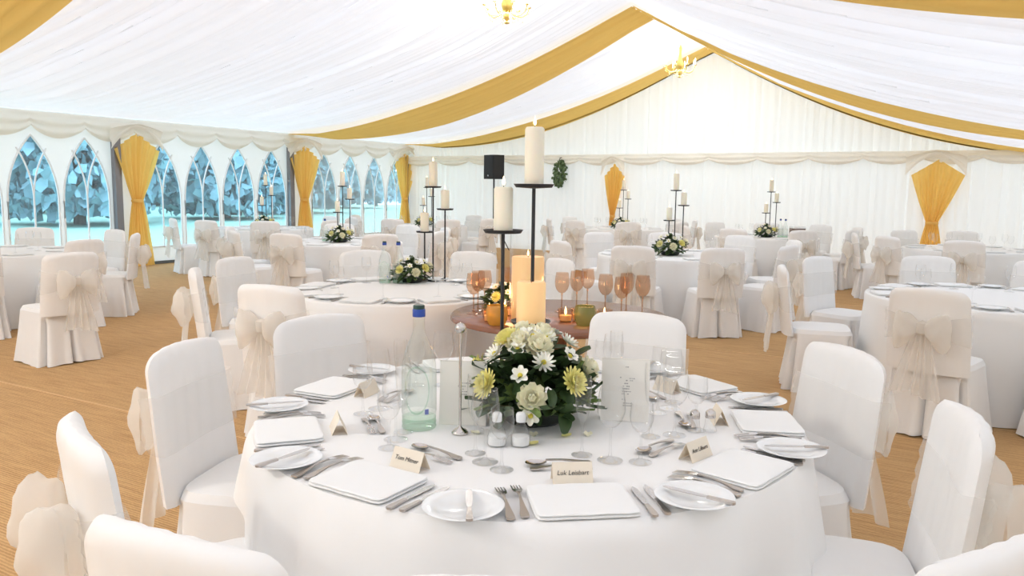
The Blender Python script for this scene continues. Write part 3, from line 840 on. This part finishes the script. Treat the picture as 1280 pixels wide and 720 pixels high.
for i, (k, (x, y, rt, where)) in enumerate(TABLES.items()):
    o = cloth_mb(rt, 60+i, n=110).build('tablecloth', M['cloth']); o.location = (x, y, 0)
    tag(o, 'floor length white tablecloth on ' + where, 'tablecloth', 'floor length tablecloths')
    to = atan2(CAM.y-y, CAM.x-x)
    if k not in ('T8', 'T9', 'T10'):
        fx, fy = x + .10*cos(to+2.6), y + .10*sin(to+2.6)
        lx, ly = x + .12*cos(to), y + .12*sin(to)
        if k == 'T1': fx, fy, lx, ly = 1.33, -12.40, 1.22, -12.55
        PST.put((fx, fy, .7505), to + pi/2 + .25, 'black three stem iron candle stand on ' + where, 'iron candle stands')
        rz = to + pi/2 + .25
        for P, (dx, dy, h), nm in ((PCa, (0, .03, .757), 'tallest'), (PCb, (.085, -.02, .58), 'middle'), (PCb, (-.085, -.02, .40), 'lowest')):
            P.put((fx + dx*cos(rz) - dy*sin(rz), fy + dx*sin(rz) + dy*cos(rz), .7505+h), 0, '%s ivory pillar candle on %s' % (nm, where), 'pillar candles')
        PFL.put((lx, ly, .7505), to + 1.2, 'low bowl of white and yellow flowers on ' + where, 'table flower arrangements', {'T4': 1.05, 'T1': .85}.get(k, .95))
    for j in range(8):
        a = to + 2*pi*(j+.5)/8
        gl_small.put((x + .50*cos(a+.16), y + .50*sin(a+.16), .7505), 0, 'wine glass among others on ' + where, 'wine glasses on ' + where)
        nap_small.put((x + (rt-.13)*cos(a), y + (rt-.13)*sin(a), .7505), a + pi/2, 'folded white napkin laid on ' + where, 'napkins on ' + where, cat='napkin')
        if k in ('T1', 'T8'):
            PK.put((x + (rt-.04)*cos(a+.24), y + (rt-.04)*sin(a+.24), .7505), a+.2+pi, 'silver knife laid on ' + where, 'knives on ' + where)
            PF.put((x + (rt-.04)*cos(a-.24), y + (rt-.04)*sin(a-.24), .7505), a-.2+pi, 'silver fork laid on ' + where, 'forks on ' + where)
            PP.put((x + (rt-.12)*cos(a-.39), y + (rt-.12)*sin(a-.39), .7505), 0, 'white side plate laid on ' + where, 'side plates on ' + where)
for k, lst in {'T1': ((.0, .25), (.09, .24)), 'T5': ((-.30, .05), (-.22, .0)), 'T2': ((.2, -.1),)}.items():
    x, y, rt, where = TABLES[k]; to = atan2(CAM.y-y, CAM.x-x)
    for j, (f, s) in enumerate(lst):
        f, s = (f+.1, s) if k == 'T1' else (s, f)
        if k == 'T1': PB.put(((1.08, -12.72, .7505), (1.17, -12.66, .7505))[j], .6, ('first', 'second')[j] + ' clear water bottle on ' + where, 'water bottles on far tables', .85); continue
        PB.put((x + f*cos(to) + s*sin(to)*1, y + f*sin(to) - s*cos(to)*1, .7505), to, ('first', 'second')[j] + ' clear water bottle on ' + where, 'water bottles on far tables', .8)
bx = empty('gift_box', (2.52, -3.30, .7505), .5, 'small brown card box with a white lid on the table by the end wall', 'box')
MB().box((0, 0, .075), (.22, .18, .15)).build('body', M['brownbox'], bx, smooth=False)
MB().box((0, 0, .16), (.23, .19, .03)).build('lid', M['china'], bx, smooth=False)

# chairs round the far tables
CHAIRS = {
    'T1': (-166, -130, -84, 62, 102, 142), 'T2': (-150, -110, -70, -30, 10, 50, 90, 130), 'T3': (-120, -80, -40, 0, 40, 80),
    'T4': (-128, -88, -48, -8, 32, 72, 112, 152), 'T5': (-140, -100, -60, -20, 20, 60, 100, 140), 'T6': (-140, -100, -60, -20, 20, 60, 160),
    'T7': (-160, -120, -80, -40, 0, 40, 80), 'T8': (-105, -163, 152, 112, 72, -65), 'T9': (-70, -30, 10, 50, 90, 130), 'T10': (-170, -130, -90, -50, 130, 90)}
for k, azs in CHAIRS.items():
    x, y, rt, where = TABLES[k]; to = atan2(CAM.y-y, CAM.x-x)
    cnt = {}
    rows = []
    for az in azs:
        d = (radians(az)-to+pi) % (2*pi)-pi
        side = 'bow to us' if abs(d) < .9 else ('facing us' if abs(d) > 2.2 else ('window side' if d < 0 else 'far side'))
        rows.append((side, d, az))
    for side, d, az in sorted(rows, key=lambda t: (t[0], t[1])):
        cnt[side] = cnt.get(side, 0)+1; nth = ('first', 'second', 'third', 'fourth')[cnt[side]-1]
        A = radians(az) + R.uniform(-.06, .06); rc = rt + .33 + R.uniform(-.02, .05)
        place_chair(x + rc*cos(A), y + rc*sin(A), A + pi + R.uniform(-.1, .1), 'white covered chair, %s, %s such at %s' % (side, nth, where), 'white covered chairs')
# chairs round the nearest table: (azimuth, distance, turn, label)
NEAR = [(-160, .97, 0, 'white covered chair standing by the aisle, whole back and seat seen'),
        (166, .97, 0, 'white covered chair behind the green bottle, only its back seen'),
        (93, .90, 0, 'white covered chair facing us beyond the flowers and candles'),
        (43, .92, 0, 'white covered chair beside the open matting and the plates on the right'),
        (-1, .99, 14, 'white covered chair cut by the frame at right, seat showing'),
        (-114, 1.04, 0, 'white covered chair cut by the frame at left, seen side on'),
        (-84.5, 1.2, 0, 'white covered chair at lower left, only the top of its back seen'),
        (-61, 1.205, 0, 'white covered chair at bottom centre, just the top edge seen'),
        (-31, 1.26, 0, 'white covered chair in the lower right corner, back edge seen')]
for az, r_, tn, lb in NEAR:
    A = radians(az); place_chair(TX + r_*cos(A), TY + r_*sin(A), A+pi+radians(tn), lb, 'white covered chairs')
place_chair(-1.62, -13.75, radians(175), 'white covered chair beside the aisle at the frame edge, turned to the windows', 'white covered chairs')

# ------------------------------------------------------------------ dark wood table with candlelight
WX, WY, WR = 2.94, -13.37, .66
wt = empty('round_table', (WX, WY, 0), 0, 'round dark wood table lit by candles behind the nearest flowers', 'table')
MB().lathe([(0, .715), (WR-.02, .715), (WR, .722), (WR, .742), (WR-.008, .75), (0, .75)], 64).build('tabletop', M['wood'], wt)
MB().lathe([(0, 0), (.26, 0), (.26, .02), (.09, .05), (.05, .12), (.05, .6), (.08, .68), (.16, .715)], 32).build('pedestal', M['wood'], wt)
vf = Vector((sin(radians(-29.5)), cos(radians(29.5)), 0)); vr = Vector((cos(radians(29.5)), sin(radians(29.5)), 0))
def wp(s, d): return (WX + vr.x*s + vf.x*d, WY + vr.y*s + vf.y*d, .7505)
hv = empty('hurricane_vase', wp(-.20, -.30), 0, 'tall clear hurricane glass on the dark wood table', 'vase')
MB().lathe([(0, .003), (.10, .003), (.102, .008), (.102, .52), (.099, .521)], 40).build('glass_cylinder', M['glass'], hv)
x, y, z = wp(-.20, -.30)
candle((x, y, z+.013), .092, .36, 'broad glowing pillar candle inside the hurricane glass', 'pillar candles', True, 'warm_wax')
def tealight():
    r = empty('tealight_cup'); r['category'] = 'tealight'
    MB().lathe([(0, .001), (.025, .001), (.034, .02), (.037, .06), (.0355, .0605)], 24).build('cup', M['amber_glass'], r)
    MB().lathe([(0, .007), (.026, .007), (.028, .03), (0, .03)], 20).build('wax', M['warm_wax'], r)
    MB().lathe([(0, .03), (.005, .038), (.006, .046), (.003, .06), (0, .072)], 12).build('flame', M['flame'], r)
    return r
PTL = Proto(tealight())
TL = [(-.42, -.18), (-.41, -.32), (-.28, -.10), (-.33, -.02), (.02, -.28), (.10, -.24), (.24, -.30), (-.20, .1)]
for i, (s, d) in enumerate(TL):
    PTL.put(wp(s, d), 0, 'amber tealight with a small flame on the dark wood table, %s side of the candle' % ('window' if s < -.1 else 'aisle'), 'tealights %s the tall candle' % ('on the window side of' if s < -.1 else 'on the aisle side of'), 1.25)
for s_, d_, mt, lb in ((-.37, -.42, 'amber_vase', 'small amber glass vase on the dark wood table'), (.12, -.40, 'olive_vase', 'small olive glass vase on the dark wood table')):
    v_ = MB().lathe([(0, .002), (.045, .002), (.058, .03), (.062, .07), (.055, .11), (.052, .11), (.056, .07)], 28).build('vase', M[mt]); v_.location = wp(s_, d_); tag(v_, lb, 'vase')
PAG = Proto(wine_glass('wine_glass', BOWL_W, .10, .036, 'amber_glass'))
for i, (s, d) in enumerate([(-.52, -.02), (-.46, .16), (-.50, .12), (.02, .1), (.12, .2), (.28, .02), (.36, -.12), (.42, .1), (.20, .34), (-.30, .38), (.50, -.02)]):
    PAG.put(wp(s, d), 0, 'amber wine glass on the dark wood table, %s side of the candle' % ('window' if s < -.1 else 'aisle'), 'amber glasses %s the tall candle' % ('on the window side of' if s < -.1 else 'on the aisle side of'), 1.15)
x, y, z = wp(-.33, .14)
PFL.put((x, y, z), .4, 'posy of white and yellow flowers standing on the dark wood table', 'table flower arrangements', .75)

# ------------------------------------------------------------------ loudspeaker, ivy, chandeliers
sp = empty('loudspeaker', (-5.10, -.75, 0), radians(-22), 'black loudspeaker on a pole in front of the plain end wall', 'loudspeaker')
MB().box((0, 0, 2.03), (.40, .32, .58)).build('cabinet', M['black'], sp, smooth=False)
MB().box((0, -.166, 2.03), (.36, .014, .54)).build('grille', M['grille'], sp, smooth=False)
MB().lathe([(0, 0), (.022, .004), (.022, .012), (0, .012)], 16).xf(Matrix.Translation((0, -.172, 1.82)) @ Matrix.Rotation(pi/2, 4, 'X')).build('badge', M['steel'], sp)
MB().tube([(0, 0, .35), (0, 0, 1.75)], .02, 10).build('pole', M['black'], sp)
for i in range(3):
    a = i*2*pi/3 + .4; MB().tube([(0, 0, .75), (.45*cos(a), .45*sin(a), .012)], .012, 8).build('leg', M['black'], sp)
iv = empty('hanging_ivy', (-3.57, -.22, 0), 0, 'trailing green ivy hanging from a bracket on the plain end wall', 'plant')
MB().tube([(0, .16, 2.28), (0, .0, 2.26), (0, -.02, 2.2)], .01, 8).build('bracket', M['iron'], iv)
b = MB(); q = random.Random(5)
for _ in range(260):
    z = q.uniform(1.60, 2.22); w = .17*sin(pi*min(1, (z-1.56)/.72))**.8 + .01
    m = Matrix.Translation((q.uniform(-w, w) + .06*(z-1.9), q.uniform(-w*.6, w*.4), z)) @ Euler((q.uniform(-2.4, -.6), q.uniform(-.6, .6), q.uniform(-1, 1))).to_matrix().to_4x4()
    petal(b, m, .07, .03, .1, 3)
b.build('foliage', M['ivy'], iv)
def chandelier(loc, label, watt):
    r = empty('chandelier', loc, 0, label, 'chandelier', 'gilt chandeliers')
    MB().lathe([(0, -.05), (.03, -.04), (.05, 0), (.03, .05), (.07, .10), (.08, .16), (.04, .24), (.025, .36), (.03, .46), (.01, .52)], 20).build('column', M['gilt'], r)
    MB().lathe([(0, -.10), (.035, -.09), (.04, -.075), (.02, -.055), (.006, -.04)], 16).build('finial', M['gilt'], r)
    MB().tube([(0, 0, .5), (0, 0, RIDGE-loc[2]-.02)], .006, 6).build('chain', M['gilt'], r)
    for i in range(8):
        a = 2*pi*i/8; c_, s_ = cos(a), sin(a); rr_ = .30
        arm = MB().tube([(c_*x, s_*x, z) for x, z in ((.03, .08), (.10, .02), (.2, .0), (.27, .04), (.30, .12))], .008, 6).build('arm', M['gilt'], r)
        MB().lathe([(0, 0), (.028, .006), (.032, .016), (.012, .02)], 14, (c_*rr_, s_*rr_, .115)).build('drip_pan', M['gilt'], arm)
        MB().lathe([(.008, .13), (.008, .19), (.012, .20), (.014, .215), (.008, .245), (0, .265)], 10, (c_*rr_, s_*rr_, 0)).build('bulb', M['bulb'], arm)
        dr = MB()
        for x, z in ((.30, .10), (.22, -.01), (.15, .0)):
            dr.lathe([(0, -.07), (.008, -.05), (.011, -.03), (.006, -.012), (.001, 0)], 8, (c_*x, s_*x, z))
        dr.build('crystal_drop', M['crystal'], arm)
    L = bpy.data.lights.new('chandelier_light', 'POINT'); L.energy = watt; L.color = (1, .955, .89); L.shadow_soft_size = .25
    lo = bpy.data.objects.new('chandelier_light', L); COL.objects.link(lo); lo.parent = r; lo.location = (0, 0, .1)
    return r
chandelier((0.0, -2.3, 3.78), 'lit gilt chandelier under the ridge close to the plain end wall', 90)
chandelier((-.40, -8.3, 3.75), 'lit gilt chandelier overhead at the top edge, its underside seen', 140)
chandelier((.0, -19.6, 3.75), 'unseen gilt chandelier added behind the camera to brighten the nearest table', 620)  # extra chandelier out of view, added for more light on the near table

# candle glow on the dark wood table
for s, d, e in ((-.34, -.2, 3), (.14, -.26, 3)):
    L = bpy.data.lights.new('tealight_glow', 'POINT'); L.energy = e; L.color = (1, .55, .2); L.shadow_soft_size = .05
    lo = bpy.data.objects.new('tealight_glow', L); COL.objects.link(lo); x, y, z = wp(s, d); lo.location = (x, y, z+.16)

# ------------------------------------------------------------------ daylight, camera
W = bpy.data.worlds.new('overcast_sky'); SC.world = W; W.use_nodes = True
nt = W.node_tree; bg = nt.nodes['Background']
tc = nt.nodes.new('ShaderNodeTexCoord'); sx = nt.nodes.new('ShaderNodeSeparateXYZ'); rp = nt.nodes.new('ShaderNodeValToRGB')
nt.links.new(tc.outputs['Generated'], sx.inputs[0]); nt.links.new(sx.outputs['Z'], rp.inputs[0])
rp.color_ramp.elements[0].position = 0; rp.color_ramp.elements[0].color = (.76, .88, 1, 1)
rp.color_ramp.elements[1].position = .6; rp.color_ramp.elements[1].color = (.88, .94, 1, 1)
nt.links.new(rp.outputs[0], bg.inputs[0]); bg.inputs[1].default_value = 6.5

cam = bpy.data.cameras.new('camera'); co = bpy.data.objects.new('camera', cam); COL.objects.link(co)
cam.sensor_width = 36; cam.lens = 36*999.43/1280; cam.clip_start = .05; cam.clip_end = 300
pi_, ya, ro = .123, .516, .013
fx_ = Vector((cos(ya), sin(ya), 0)); fwd = Vector((-sin(ya)*cos(pi_), cos(ya)*cos(pi_), -sin(pi_))); up = fx_.cross(fwd)
# content turns clockwise by ro
rx = fx_*cos(ro) + up*sin(ro); ry = up*cos(ro) - fx_*sin(ro)
co.matrix_world = Matrix(((rx.x, ry.x, -fwd.x, CAM.x), (rx.y, ry.y, -fwd.y, CAM.y), (rx.z, ry.z, -fwd.z, CAM.z), (0, 0, 0, 1)))
SC.camera = co
SC.cycles.max_bounces = 10; SC.cycles.diffuse_bounces = 5; SC.cycles.glossy_bounces = 4; SC.cycles.transparent_max_bounces = 24
SC.cycles.caustics_reflective = False; SC.cycles.caustics_refractive = False
SC.view_settings.view_transform = 'Standard'; SC.view_settings.look = 'None'
SC.view_settings.exposure = -.68; SC.view_settings.gamma = 1; SC.view_settings.use_curve_mapping = False
